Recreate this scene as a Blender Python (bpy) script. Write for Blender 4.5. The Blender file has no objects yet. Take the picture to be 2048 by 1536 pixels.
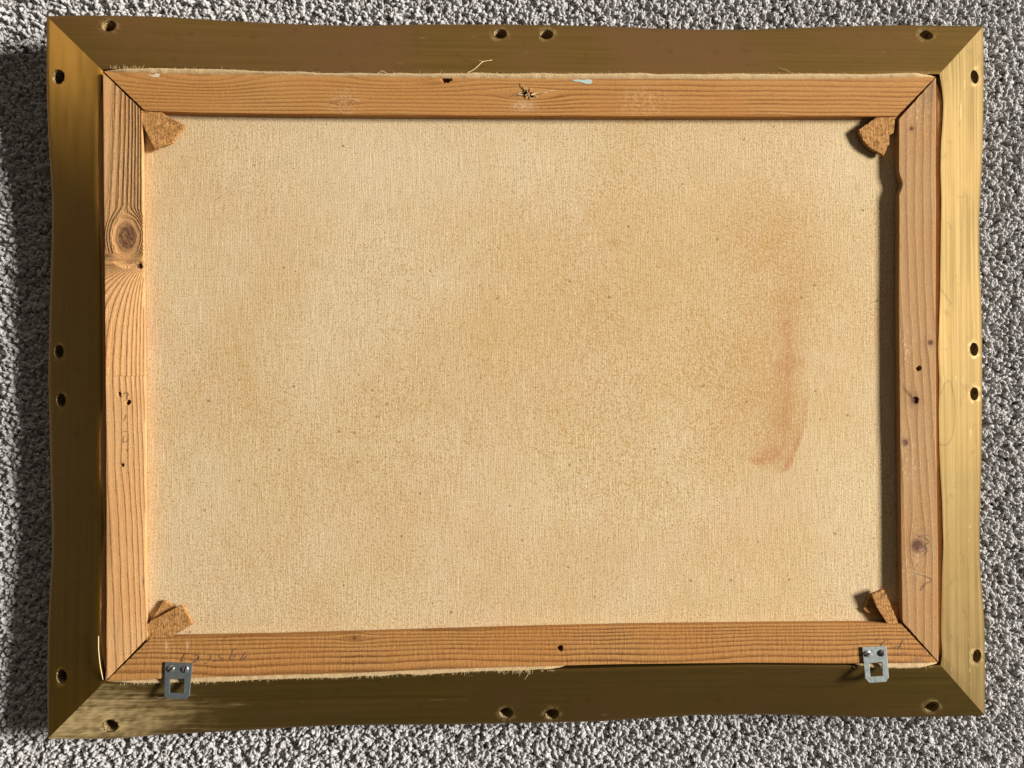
import bpy, bmesh, math, random
import numpy as np
from mathutils import Vector, Matrix, Quaternion

SC = bpy.context.scene
COL = SC.collection
random.seed(7)
RNG = np.random.default_rng(7)

# ------------------------------------------------------------------ camera
F = 1500.0                      # focal length in photo pixels (2048 wide)
ZC = 0.72                       # camera height above the carpet
nad = Vector(((966 - 1024) / F, -(800 - 768) / F, -1.0)).normalized()
ROT = nad.rotation_difference(Vector((0, 0, -1)))
cam = bpy.data.objects.new('camera', bpy.data.cameras.new('camera'))
COL.objects.link(cam)
cam.matrix_world = Matrix.Translation((0, 0, ZC)) @ ROT.to_matrix().to_4x4()
cam.data.sensor_width = 36.0
cam.data.lens = 36.0 * F / 2048.0
cam.data.clip_start = 0.01
cam.data.clip_end = 200
SC.camera = cam

# ------------------------------------------------------------------ room light
world = bpy.data.worlds.new('World')
SC.world = world
world.use_nodes = True
bg = world.node_tree.nodes['Background']
bg.inputs[0].default_value = (1.0, 0.86, 0.66, 1)
bg.inputs[1].default_value = 0.08


def area_lamp(name, az, el, dist, sx, sy, watt, col):
    L = bpy.data.lights.new(name, 'AREA')
    L.shape = 'RECTANGLE'
    L.size, L.size_y = sx, sy
    L.energy = watt
    L.color = col
    o = bpy.data.objects.new(name, L)
    COL.objects.link(o)
    d = Vector((math.cos(el) * math.cos(az), math.cos(el) * math.sin(az), math.sin(el)))
    o.location = Vector((0, 0, 0.05)) + d * dist
    o.rotation_euler = d.to_track_quat('Z', 'Y').to_euler()
    return o


R = math.radians
area_lamp('window_light', R(9), R(27), 9.0, 2.6, 1.3, 2060, (1.0, 0.955, 0.88))
area_lamp('top_fill_light', R(92), R(24), 4.0, 4.0, 1.6, 17, (1.0, 0.90, 0.80))  # added fill lamp to brighten the top rail, its source unseen

SC.view_settings.view_transform = 'Standard'
SC.view_settings.look = 'None'
SC.view_settings.exposure = 0
SC.view_settings.gamma = 1

# ------------------------------------------------------------------ helpers
RM = np.array(ROT.to_matrix())


def unproject(px, py, z):
    """photo pixel(s) -> point(s) on the horizontal plane(s) z"""
    px, py, z = np.broadcast_arrays(np.asarray(px, float), np.asarray(py, float), np.asarray(z, float))
    d = np.stack([(px - 1024) / F, -(py - 768) / F, -np.ones_like(px)], -1) @ RM.T
    t = (z - ZC) / d[..., 2]
    out = d * t[..., None]
    out[..., 2] = z
    return out


def link(name, me, mat=None, parent=None, smooth=True):
    o = bpy.data.objects.new(name, me)
    COL.objects.link(o)
    if mat is not None:
        me.materials.append(mat)
    if parent is not None:
        o.parent = parent
    if smooth and len(me.polygons):
        me.polygons.foreach_set('use_smooth', np.ones(len(me.polygons), bool))
    return o


def mesh(name, verts, faces):
    me = bpy.data.meshes.new(name)
    me.from_pydata([tuple(v) for v in verts], [], faces)
    me.update()
    return me


def empty(name, label, cat):
    o = bpy.data.objects.new(name, None)
    COL.objects.link(o)
    o['label'] = label
    o['category'] = cat
    return o


def fattr(me, name, vals):
    a = me.attributes.new(name, 'FLOAT', 'POINT')
    a.data.foreach_set('value', np.asarray(vals, np.float32).ravel())


def tube_mesh(name, pts, rad, sides=5, taper=True):
    pts = [Vector(p) for p in pts]
    V, Fc = [], []
    n = len(pts)
    for i, p in enumerate(pts):
        t = (pts[min(i + 1, n - 1)] - pts[max(i - 1, 0)]).normalized()
        a = t.cross(Vector((0.123, 0.2, 1))).normalized()
        b = t.cross(a)
        r = rad * (1 - 0.6 * i / (n - 1)) if taper else rad
        for k in range(sides):
            w = 2 * math.pi * k / sides
            V.append(p + a * math.cos(w) * r + b * math.sin(w) * r)
    for i in range(n - 1):
        for k in range(sides):
            k2 = (k + 1) % sides
            Fc.append((i * sides + k, i * sides + k2, (i + 1) * sides + k2, (i + 1) * sides + k))
    Fc.append(tuple(range(sides)))
    Fc.append(tuple((n - 1) * sides + k for k in range(sides)))
    return V, Fc


def vnoise(x, y, seed=0):
    """cheap smooth value noise on numpy arrays"""
    g = np.random.default_rng(seed).random((64, 64))
    xi, yi = np.floor(x).astype(int), np.floor(y).astype(int)
    fx, fy = x - xi, y - yi
    fx, fy = fx * fx * (3 - 2 * fx), fy * fy * (3 - 2 * fy)
    A = g[xi % 64, yi % 64]; B = g[(xi + 1) % 64, yi % 64]
    C = g[xi % 64, (yi + 1) % 64]; D = g[(xi + 1) % 64, (yi + 1) % 64]
    return (A * (1 - fx) + B * fx) * (1 - fy) + (C * (1 - fx) + D * fx) * fy - 0.5


# ------------------------------------------------------------------ materials
class NT:
    def __init__(s, name):
        s.m = bpy.data.materials.new(name)
        s.m.use_nodes = True
        s.t = s.m.node_tree
        s.b = s.t.nodes['Principled BSDF']

    def n(s, typ, **kw):
        o = s.t.nodes.new(typ)
        for k, v in kw.items():
            setattr(o, k, v)
        return o

    def put(s, sock, v):
        if hasattr(v, 'is_output'):
            s.t.links.new(v, sock)
        else:
            if isinstance(v, (tuple, list)) and len(v) == 3 and sock.type == 'RGBA':
                v = (*v, 1)
            sock.default_value = v

    def math(s, op, a, b=0.0, c=0.0, clamp=False):
        o = s.n('ShaderNodeMath', operation=op, use_clamp=clamp)
        s.put(o.inputs[0], a); s.put(o.inputs[1], b)
        if op in ('MULTIPLY_ADD', 'WRAP', 'SMOOTH_MIN'):
            s.put(o.inputs[2], c)
        return o.outputs[0]

    def mix(s, f, a, b, mode='MIX'):
        o = s.n('ShaderNodeMix', data_type='RGBA', blend_type=mode)
        s.put(o.inputs[0], f); s.put(o.inputs[6], a); s.put(o.inputs[7], b)
        return o.outputs[2]

    def ramp(s, f, stops):
        o = s.n('ShaderNodeValToRGB')
        e = o.color_ramp.elements
        while len(e) < len(stops):
            e.new(0.5)
        for el, (p, c) in zip(e, stops):
            el.position = p
            el.color = (c, c, c, 1) if isinstance(c, (int, float)) else (*c, 1)
        s.put(o.inputs[0], f)
        return o.outputs[0]

    def coord(s, scale=(1, 1, 1), rot=(0, 0, 0), kind='Object'):
        tc = s.n('ShaderNodeTexCoord')
        mp = s.n('ShaderNodeMapping')
        s.t.links.new(tc.outputs[kind], mp.inputs[0])
        mp.inputs['Scale'].default_value = scale
        mp.inputs['Rotation'].default_value = rot
        return mp.outputs[0]

    def noise(s, vec, scale, detail=2.0, rough=0.5, dist=0.0):
        o = s.n('ShaderNodeTexNoise')
        s.put(o.inputs['Vector'], vec)
        o.inputs['Scale'].default_value = scale
        o.inputs['Detail'].default_value = detail
        o.inputs['Roughness'].default_value = rough
        o.inputs['Distortion'].default_value = dist
        return o.outputs[0]

    def attr(s, name, typ='GEOMETRY'):
        o = s.n('ShaderNodeAttribute', attribute_name=name, attribute_type=typ)
        return o.outputs['Fac']

    def bump(s, h, strength, dist, prev=None):
        o = s.n('ShaderNodeBump')
        o.inputs['Strength'].default_value = strength
        o.inputs['Distance'].default_value = dist
        s.put(o.inputs['Height'], h)
        if prev is not None:
            s.put(o.inputs['Normal'], prev)
        return o.outputs[0]

    def set(s, **kw):
        for k, v in kw.items():
            s.put(s.b.inputs[k.replace('_', ' ')], v)
        return s.m


def wood_mat(name, vertical, early, late, knotc, relief, contrast=1.0, chatter=0.0):
    s = NT(name)
    fib = s.coord((160, 9, 1) if vertical else (9, 160, 1))
    fin = s.coord((1400, 60, 1) if vertical else (60, 1400, 1))
    n1 = s.noise(fib, 6.0, 4, 0.6)
    n2 = s.noise(fin, 1.0, 2, 0.5)
    big = s.noise(s.coord(), 14.0, 3, 0.55)
    grit = s.noise(s.coord(), 900.0, 2, 0.6)
    wob = s.math('MULTIPLY_ADD', n1, 0.35, -0.17)
    ring = s.math('FRACT', s.math('ADD', s.attr('ring'), wob))
    prof = s.ramp(ring, [(0.0, 0.0), (0.35, 0.08), (0.62, 0.42), (0.80, 1.0), (0.93, 1.0), (1.0, 0.0)])
    pc = s.math('MULTIPLY', prof, s.math('MULTIPLY', s.attr('contrast'), contrast), clamp=True)
    col = s.mix(pc, early, late)
    col = s.mix(s.math('MULTIPLY_ADD', n2, 0.9, -0.25, clamp=True), col, tuple(c * 0.72 for c in early))
    col = s.mix(s.ramp(big, [(0.35, 0.0), (0.7, 0.55)]), col, (early[0] * 0.86, early[1] * 0.70, early[2] * 0.55))
    col = s.mix(s.math('MULTIPLY', s.ramp(grit, [(0.56, 0.0), (0.72, 0.45)]), 1.0), col, tuple(min(1, c * 1.35) for c in early))
    col = s.mix(s.math('MULTIPLY', s.ramp(grit, [(0.28, 0.5), (0.42, 0.0)]), 1.0), col, tuple(c * 0.5 for c in early))
    col = s.mix(s.math('ADD', s.attr('knot'), 0.0, clamp=True), col, knotc)
    col = s.mix(s.math('ADD', s.attr('dirt'), 0.0, clamp=True), col, (0.10, 0.085, 0.085))
    col = s.mix(s.math('ADD', s.attr('pale'), 0.0, clamp=True), col, (0.74, 0.58, 0.38))
    h = s.math('MULTIPLY', prof, s.attr('relief'))
    nb = s.bump(h, 1.0, relief)
    h2 = s.math('ADD', s.math('MULTIPLY', n2, 0.6), s.math('MULTIPLY', grit, 1.1))
    nb = s.bump(h2, 0.7, 0.00022, nb)
    if chatter:
        ch = s.noise(s.coord((430, 60, 1)), 1.0, 2, 0.5)
        nb = s.bump(ch, 0.8, chatter, nb)
    return s.set(Base_Color=col, Roughness=0.7, Specular_IOR_Level=0.1, Normal=nb)


M = {}
M['wood_top'] = wood_mat('pine_top', False, (0.48, 0.245, 0.082), (0.15, 0.052, 0.012), (0.12, 0.045, 0.015), 0.00024, 1.15, 0.00008)
M['wood_bottom'] = wood_mat('pine_bottom', False, (0.47, 0.238, 0.080), (0.12, 0.042, 0.010), (0.11, 0.04, 0.015), 0.00038, 1.1, 0.0005)
M['wood_left'] = wood_mat('pine_left', True, (0.64, 0.375, 0.17), (0.36, 0.155, 0.055), (0.13, 0.062, 0.032), 0.0016, 0.95)
M['wood_right'] = wood_mat('pine_right', True, (0.45, 0.27, 0.125), (0.22, 0.105, 0.042), (0.12, 0.052, 0.032), 0.00022, 0.75)


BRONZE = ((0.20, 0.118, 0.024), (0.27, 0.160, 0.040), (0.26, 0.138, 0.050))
GOLD_SHADED = ((0.14, 0.088, 0.015), (0.195, 0.125, 0.027), (0.175, 0.10, 0.027))  # darker copy of the same gold, bottom rail's shade put into colour
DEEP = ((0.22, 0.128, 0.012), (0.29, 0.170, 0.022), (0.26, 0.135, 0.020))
PALE = ((0.105, 0.066, 0.018), (0.185, 0.128, 0.048), (0.165, 0.105, 0.035))  # lower, less saturated gold mix for the right rail


def gold_mat(name, vertical, palec=(0.60, 0.44, 0.21), gc=BRONZE, streak=1.0):
    s = NT(name)
    st = s.coord((260, 3.0, 1) if vertical else (3.0, 260, 1))
    st2 = s.coord((700, 9, 1) if vertical else (9, 700, 1))
    n1 = s.noise(st, 1.0, 4, 0.6)
    n2 = s.noise(st2, 1.0, 3, 0.6)
    big = s.noise(s.coord(), 9.0, 3, 0.5)
    col = s.mix(s.ramp(n1, [(0.34, 0.0), (0.68, 1.0)]), gc[0], gc[1])
    col = s.mix(s.ramp(big, [(0.4, 0.0), (0.62, 0.9)]), col, gc[2])
    # scratched-through paint: short pale strokes along the rail
    sc = s.coord((900, 32, 1) if vertical else (32, 900, 1))
    scn = s.noise(sc, 1.0, 2, 0.5)
    patch = s.noise(s.coord(), 26.0, 2, 0.5)
    grime = s.noise(s.coord((60, 60, 1)), 1.0, 5, 0.7, 0.3)
    col = s.mix(s.ramp(grime, [(0.58, 0.0), (0.74, 0.5)]), col, tuple(c * 0.6 for c in gc[0]))
    scr = s.math('MULTIPLY', s.ramp(scn, [(0.72, 0.0), (0.76, 1.0)]), s.ramp(patch, [(0.52, 0.0), (0.60, 0.9)]))
    n3 = s.noise(s.coord((300, 22, 1) if vertical else (22, 300, 1)), 1.0, 5, 0.65, 0.8)
    strk = s.math('ADD', s.math('MULTIPLY', n3, 0.9), s.math('MULTIPLY', n2, 0.4))
    wst = s.ramp(s.math('ADD', strk, s.math('MULTIPLY_ADD', s.attr('pale_worn'), 0.75, -0.40)), [(0.42, 0.0), (1.05, 1.0)])
    wear_lit = s.math('ADD', scr, s.math('MULTIPLY', wst, s.math('MINIMUM', s.math('MULTIPLY', s.attr('pale_worn'), 3.0), 1.0)), clamp=True)
    pale_lit = s.attr('pale_lit_torn')  # left rail's painted light, a pale corner tone and torn hole rims
    wear_lit = s.math('ADD', wear_lit, pale_lit, clamp=True)
    col = s.mix(wear_lit, col, palec)
    rough = s.math('MULTIPLY_ADD', n2, 0.20, 0.44 if streak < 1.5 else 0.50)
    met = s.math('MULTIPLY_ADD', wear_lit, -0.6, 0.86)
    nb = s.bump(n1, 0.35, 0.00022 * streak)
    nb = s.bump(n2, 0.4, 0.00008 * streak, nb)
    nb = s.bump(s.noise(s.coord(), 40, 2), 0.25, 0.0006, nb)
    return s.set(Base_Color=col, Metallic=met, Roughness=rough, Normal=nb)


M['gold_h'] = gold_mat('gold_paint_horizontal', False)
M['gold_b'] = gold_mat('gold_paint_shaded', False, gc=GOLD_SHADED)
M['gold_v'] = gold_mat('gold_paint_vertical', True, (0.78, 0.40, 0.075), DEEP)  # orange tone carries the light painted on the top end
M['gold_r'] = gold_mat('gold_paint_right', True, (0.62, 0.46, 0.22), PALE, 2.0)

s = NT('bare_wood_shaded')  # bare wood darkened so the shade deep in the holes is in colour
n = s.noise(s.coord(), 700, 3, 0.6)
M['bare'] = s.set(Base_Color=s.mix(s.ramp(n, [(0.42, 0.0), (0.66, 1.0)]), (0.085, 0.045, 0.014), (0.50, 0.36, 0.16)), Roughness=0.8,
                  Normal=s.bump(n, 1.0, 0.0008))


def canvas_mat():
    s = NT('linen_canvas')
    warp = s.noise(s.coord((1000, 45, 1)), 1.0, 3, 0.6)
    weft = s.noise(s.coord((45, 900, 1)), 1.0, 3, 0.6)
    iso = s.noise(s.coord(), 850.0, 2, 0.6)
    slub = s.noise(s.coord((520, 16, 1)), 1.0, 2, 0.5)
    slubh = s.noise(s.coord((14, 480, 1)), 1.0, 2, 0.5)
    big = s.noise(s.coord(), 11.0, 4, 0.6)
    big2 = s.noise(s.coord(rot=(0, 0, 1.0)), 17.0, 3, 0.6)
    h = s.math('ADD', s.math('MULTIPLY', warp, 1.0), s.math('ADD', s.math('MULTIPLY', weft, 0.35), s.math('MULTIPLY', iso, 1.3)))
    h = s.math('ADD', h, s.math('ADD', s.math('MULTIPLY', s.ramp(slub, [(0.60, 0.0), (0.74, 1.0)]), 0.16),
                                s.math('MULTIPLY', s.ramp(slubh, [(0.62, 0.0), (0.74, 1.0)]), 0.10)))
    col = s.mix(s.ramp(big, [(0.36, 0.0), (0.66, 1.0)]), (0.85, 0.695, 0.465), (0.80, 0.62, 0.365))
    col = s.mix(s.ramp(big2, [(0.45, 0.0), (0.62, 0.8)]), col, (0.85, 0.645, 0.45))
    col = s.mix(s.ramp(s.noise(s.coord(rot=(0, 0, 2.1)), 8.0, 3, 0.5), [(0.5, 0.0), (0.72, 0.45)]), col, (0.86, 0.755, 0.50))
    col = s.mix(s.attr('pale'), col, (0.88, 0.765, 0.545))
    col = s.mix(s.attr('tan'), col, (0.74, 0.535, 0.29))
    # thread-scale tone
    col = s.mix(s.ramp(h, [(1.08, 0.5), (1.32, 0.0)]), col, (0.36, 0.235, 0.10))
    hh = s.math('MULTIPLY', h, 0.4)
    col = s.mix(s.ramp(hh, [(0.43, 0.6), (0.53, 0.0)]), col, (0.37, 0.25, 0.11))
    col = s.mix(s.ramp(hh, [(0.57, 0.0), (0.68, 0.6)]), col, (0.84, 0.66, 0.42))
    # rusty damp stain and red patch
    fine = s.noise(s.coord(), 420.0, 3, 0.65)
    st = s.attr('stain')
    sp = s.ramp(fine, [(0.36, 0.20), (0.62, 1.0)])
    col = s.mix(s.math('MULTIPLY', st, sp, clamp=True), col, (0.50, 0.29, 0.12))
    rd = s.attr('red')
    col = s.mix(s.math('MULTIPLY', rd, s.ramp(fine, [(0.38, 0.35), (0.58, 1.0)]), clamp=True), col, (0.44, 0.22, 0.11))
    # foxing: fine brown specks that gather in clouds
    fx = s.noise(s.coord(rot=(0, 0, 0.4)), 480.0, 2, 0.6)
    cl = s.noise(s.coord(rot=(0, 0, 1.7)), 7.0, 4, 0.6)
    dens = s.math('ADD', s.math('MULTIPLY', s.ramp(cl, [(0.40, 0.0), (0.66, 1.0)]), 0.075), s.math('MULTIPLY', s.attr('stain'), 0.20))
    fxm = s.ramp(s.math('ADD', fx, dens), [(0.60, 0.0), (0.70, 0.75)])
    col = s.mix(fxm, col, (0.44, 0.26, 0.085))
    # flecks
    v = s.n('ShaderNodeTexVoronoi', feature='F1')
    s.put(v.inputs['Vector'], s.coord()); v.inputs['Scale'].default_value = 75.0
    wc = s.n('ShaderNodeSeparateColor'); s.t.links.new(v.outputs['Color'], wc.inputs[0])
    keep = s.math('GREATER_THAN', wc.outputs[0], 0.40)
    rad = s.math('MULTIPLY_ADD', wc.outputs[1], 0.07, 0.035)
    fl = s.math('MULTIPLY', s.math('LESS_THAN', v.outputs['Distance'], rad), keep)
    col = s.mix(s.math('MULTIPLY', fl, 0.65), col, (0.20, 0.115, 0.045))
    v2 = s.n('ShaderNodeTexVoronoi', feature='F1')
    s.put(v2.inputs['Vector'], s.coord(rot=(0, 0, 0.7))); v2.inputs['Scale'].default_value = 22.0
    wc2 = s.n('ShaderNodeSeparateColor'); s.t.links.new(v2.outputs['Color'], wc2.inputs[0])
    blot = s.math('MULTIPLY', s.ramp(s.math('ADD', v2.outputs['Distance'], s.math('MULTIPLY', fine, 0.06)), [(0.05, 1.0), (0.15, 0.0)]),
                  s.math('GREATER_THAN', wc2.outputs[0], 0.6))
    col = s.mix(s.math('MULTIPLY', blot, 0.35), col, (0.42, 0.25, 0.09))
    nb = s.bump(h, 0.9, 0.00028)
    return s.set(Base_Color=col, Roughness=0.9, Specular_IOR_Level=0.1, Normal=nb)


M['canvas'] = canvas_mat()

s = NT('raw_canvas_edge')
n = s.noise(s.coord(), 800, 2, 0.6)
M['edge'] = s.set(Base_Color=s.mix(n, (0.38, 0.25, 0.11), (0.66, 0.49, 0.27)), Roughness=0.9, Normal=s.bump(n, 0.9, 0.0005))
s = NT('shaded_canvas_edge')  # browner copy of the raw edge, gap shade painted into its colour
n = s.noise(s.coord(), 300, 2, 0.6)
M['edge_shaded'] = s.set(Base_Color=s.mix(n, (0.46, 0.22, 0.07), (0.60, 0.32, 0.12)), Roughness=0.8)
s = NT('canvas_thread')
M['thread'] = s.set(Base_Color=(0.72, 0.56, 0.30), Roughness=0.85)


def hardboard():
    s = NT('hardboard')
    tc = s.coord()
    n1 = s.noise(tc, 420, 3, 0.65, 0.6)
    n2 = s.noise(tc, 170, 2, 0.5)
    saw = s.noise(s.coord((900, 130, 400), (0, 0, 0.6)), 1.0, 2, 0.5)
    v = s.n('ShaderNodeTexVoronoi', feature='F1')
    s.put(v.inputs['Vector'], tc); v.inputs['Scale'].default_value = 480
    col = s.mix(s.ramp(n1, [(0.3, 0.0), (0.7, 1.0)]), (0.22, 0.095, 0.027), (0.58, 0.31, 0.11))
    col = s.mix(s.ramp(n2, [(0.34, 0.6), (0.46, 0.0)]), col, (0.16, 0.07, 0.02))
    h = s.math('ADD', s.math('MULTIPLY', n1, 0.8), s.math('MULTIPLY', saw, 0.8))
    return s.set(Base_Color=col, Roughness=0.85, Specular_IOR_Level=0.15, Normal=s.bump(h, 0.9, 0.0007))


M['board'] = hardboard()

s = NT('galvanised_steel')
n = s.noise(s.coord(), 260, 3, 0.6)
v = s.n('ShaderNodeTexVoronoi', feature='F1')
s.put(v.inputs['Vector'], s.coord()); v.inputs['Scale'].default_value = 300
M['zinc'] = s.set(Base_Color=s.mix(n, (0.095, 0.115, 0.122), (0.22, 0.255, 0.265)), Metallic=0.55,
                  Roughness=s.math('MULTIPLY_ADD', n, 0.25, 0.38), Normal=s.bump(n, 0.3, 0.0002))
s = NT('galvanised_steel_bright')
n = s.noise(s.coord(), 260, 4, 0.65)
M['zinc_b'] = s.set(Base_Color=s.mix(n, (0.17, 0.20, 0.20), (0.42, 0.47, 0.46)), Metallic=0.5, Roughness=s.math('MULTIPLY_ADD', n, 0.25, 0.38), Normal=s.bump(n, 0.4, 0.0003))
s = NT('screw_steel')
M['screw'] = s.set(Base_Color=(0.62, 0.63, 0.63), Metallic=0.9, Roughness=0.3)
s = NT('tarnished_screw')
M['screw_dark'] = s.set(Base_Color=(0.10, 0.09, 0.09), Metallic=0.7, Roughness=0.45)
s = NT('pencil_graphite')
M['pencil'] = s.set(Base_Color=(0.18, 0.10, 0.055), Roughness=0.6)
s = NT('pale_blue_paint')
n = s.noise(s.coord(), 500, 3, 0.6)
M['blue'] = s.set(Base_Color=s.mix(n, (0.30, 0.42, 0.38), (0.50, 0.60, 0.53)), Roughness=0.6)
s = NT('white_smear')
n = s.noise(s.coord(), 500, 3, 0.6)
M['smear'] = s.set(Base_Color=s.mix(n, (0.55, 0.36, 0.20), (0.72, 0.62, 0.48)), Roughness=0.7)
s = NT('dark_hair')
M['hair'] = s.set(Base_Color=(0.09, 0.055, 0.025), Roughness=0.4)
s = NT('slot_shade')
M['dark'] = s.set(Base_Color=(0.03, 0.016, 0.01), Roughness=0.9)


def yarn_mat():
    s = NT('heather_yarn')
    tone = s.attr('tone', 'INSTANCER')
    tint = s.attr('tint', 'INSTANCER')
    off = s.n('ShaderNodeVectorMath', operation='ADD')
    tc = s.n('ShaderNodeTexCoord')
    s.t.links.new(tc.outputs['Object'], off.inputs[0])
    cx = s.n('ShaderNodeCombineXYZ')
    s.put(cx.inputs[0], s.math('MULTIPLY', tone, 3.1)); s.put(cx.inputs[1], s.math('MULTIPLY', tint, 2.3))
    s.t.links.new(cx.outputs[0], off.inputs[1])
    n1 = s.noise(off.outputs[0], 950, 3, 0.7)
    n2 = s.noise(off.outputs[0], 260, 2, 0.5)
    col = s.mix(tone, (0.60, 0.592, 0.588), (0.82, 0.815, 0.81))
    col = s.mix(s.math('MULTIPLY', tint, 0.30), col, (0.50, 0.455, 0.44))
    col = s.mix(s.ramp(n1, [(0.34, 0.55), (0.50, 0.0)]), col, (0.40, 0.385, 0.38))
    col = s.mix(s.ramp(n1, [(0.54, 0.0), (0.70, 0.4)]), col, (0.70, 0.70, 0.70))
    col = s.mix(s.ramp(n2, [(0.38, 0.45), (0.50, 0.0)]), col, (0.33, 0.315, 0.31))
    nb = s.bump(n1, 0.8, 0.0005)
    m = s.set(Base_Color=col, Roughness=0.8, Specular_IOR_Level=0.2, Normal=nb)
    tr = s.n('ShaderNodeBsdfTranslucent')          # thin fibres let light through
    s.put(tr.inputs['Color'], col)
    mx = s.n('ShaderNodeMixShader'); mx.inputs[0].default_value = 0.30
    out = s.t.nodes['Material Output']
    s.t.links.new(s.b.outputs[0], mx.inputs[1]); s.t.links.new(tr.outputs[0], mx.inputs[2])
    s.t.links.new(mx.outputs[0], out.inputs[0])
    return m


M['yarn'] = yarn_mat()
s = NT('carpet_backing')
n = s.noise(s.coord(), 300, 3, 0.6)
M['backing'] = s.set(Base_Color=s.mix(n, (0.26, 0.25, 0.245), (0.50, 0.49, 0.48)), Roughness=0.95)

# ------------------------------------------------------------------ heights
Z_OUT = 0.032       # outer edge of the gold back slope
Z_RIDGE = 0.058     # its inner ridge
Z_BAR = 0.0605      # back face of the stretcher bars
Z_CANVAS = 0.0520   # canvas reverse


def poly(points, horizontal):
    """edge traced as pixel points -> function of the coordinate along the rail"""
    p = np.array(points, float)
    k, v = (p[:, 0], p[:, 1]) if horizontal else (p[:, 1], p[:, 0])
    o = np.argsort(k)
    k, v = k[o], v[o]
    # light smoothing through dense resample
    kk = np.linspace(k[0], k[-1], 400)
    vv = np.interp(kk, k, v)
    ker = np.hanning(15); ker /= ker.sum()
    pad = np.concatenate([np.full(7, vv[0]), vv, np.full(7, vv[-1])])
    sm = np.convolve(pad, ker, 'valid')
    w = np.clip(np.minimum(np.arange(400), 399 - np.arange(400)) / 10.0, 0, 1)
    sm = sm * w + vv * (1 - w)
    return k[0], k[-1], (lambda q: np.interp(q, kk, sm))


def strip(outer, inner, horizontal, nl, nt):
    """px grids (nl x nt) between two traced edges, mitred by their end points"""
    a0, a1, fo = poly(outer, horizontal)
    b0, b1, fi = poly(inner, horizontal)
    sgrid = np.linspace(0, 1, nl)[:, None]
    t = np.linspace(0, 1, nt)[None, :]
    ko, ki = a0 + (a1 - a0) * sgrid, b0 + (b1 - b0) * sgrid
    K = ko * (1 - t) + ki * t
    V = fo(ko) * (1 - t) + fi(ki) * t
    return (K, V) if horizontal else (V, K)


def grid_faces(nl, nt, off=0, flip=False):
    i = np.arange(nl - 1)[:, None] * nt + np.arange(nt - 1)[None, :] + off
    q = np.stack([i, i + 1, i + 1 + nt, i + nt], -1).reshape(-1, 4)
    return (q[:, ::-1] if flip else q).tolist()


def orient(me):
    bm = bmesh.new(); bm.from_mesh(me)
    bmesh.ops.recalc_face_normals(bm, faces=bm.faces)
    bm.to_mesh(me); bm.free()


# ================================================================== CARPET
cp = mesh('carpet', [(-2.5, -2.5, -0.0055), (2.5, -2.5, -0.0055), (2.5, 2.5, -0.0055), (-2.5, 2.5, -0.0055)], [(0, 1, 2, 3)])
o = link('carpet', cp, M['backing'], smooth=False)
o['kind'] = 'structure'
o['label'] = 'grey heather twist pile carpet under the picture'

protos = bpy.data.collections.new('yarn_tuft_source')


def tuft_mesh(i):
    r = np.random.default_rng(100 + i)
    n = 15
    ang = r.uniform(0, 2 * math.pi)
    lean = r.uniform(0.25, 0.9)
    curl = r.uniform(0.7, 2.1)
    turn = r.uniform(-1.8, 1.8)
    L = r.uniform(0.0125, 0.0175)
    p = np.array([0.0, 0.0, -0.0095]); pts = []
    for k in range(n):
        u = k / (n - 1)
        tilt = lean * u + curl * u * u * 0.9
        a = ang + turn * u
        d = np.array([math.sin(tilt) * math.cos(a), math.sin(tilt) * math.sin(a), math.cos(tilt)])
        pts.append(p.copy())
        p = p + d * L / (n - 1)
    pts = np.array(pts)
    tw = r.uniform(5.0, 7.5) * r.choice([-1, 1])
    ph = r.uniform(0, 6.28)
    V, Fc = [], []
    for ply in range(2):
        base = len(V); S = 6
        for k in range(n):
            u = k / (n - 1)
            t = pts[min(k + 1, n - 1)] - pts[max(k - 1, 0)]; t /= np.linalg.norm(t)
            a = np.cross(t, [0.31, 0.2, 0.93]); a /= np.linalg.norm(a); b = np.cross(t, a)
            w = ph + tw * u + ply * math.pi
            c = pts[k] + (a * math.cos(w) + b * math.sin(w)) * 0.00080
            rr = 0.00112 * (1 + 0.18 * math.sin(9 * u + i + ply)) * (0.55 if k == n - 1 else 1.0)
            for q in range(S):
                z = 2 * math.pi * q / S
                V.append(c + (a * math.cos(z) + b * math.sin(z)) * rr)
        for k in range(n - 1):
            for q in range(S):
                q2 = (q + 1) % S
                Fc.append((base + k * S + q, base + k * S + q2, base + (k + 1) * S + q2, base + (k + 1) * S + q))
        Fc.append(tuple(base + (n - 1) * S + q for q in range(S)))
    me = mesh('yarn_tuft', V, Fc)
    me.materials.append(M['yarn'])
    me.polygons.foreach_set('use_smooth', np.ones(len(me.polygons), bool))
    return me


for i in range(14):
    protos.objects.link(bpy.data.objects.new('yarn_tuft', tuft_mesh(i)))

SP = 0.0020
gx, gy = np.meshgrid(np.arange(-0.80, 0.80, SP), np.arange(-0.65, 0.65, SP))
gx = gx.ravel() + RNG.normal(0, SP * 0.33, gx.size)
gy = gy.ravel() + RNG.normal(0, SP * 0.33, gy.size)
c0 = unproject(np.array([170, 1900, 1900, 170]), np.array([110, 110, 1370, 1400]), 0.0)
inside = (gx > c0[:, 0].min() + 0.0) & (gx < c0[:, 0].max()) & (gy > c0[:, 1].min()) & (gy < c0[:, 1].max())
gx, gy = gx[~inside], gy[~inside]
N = gx.size
me = bpy.data.meshes.new('carpet_pile')
me.vertices.add(N)
zz = vnoise(gx * 60, gy * 60, 3) * 0.0012 + RNG.normal(0, 0.00035, N)
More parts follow.
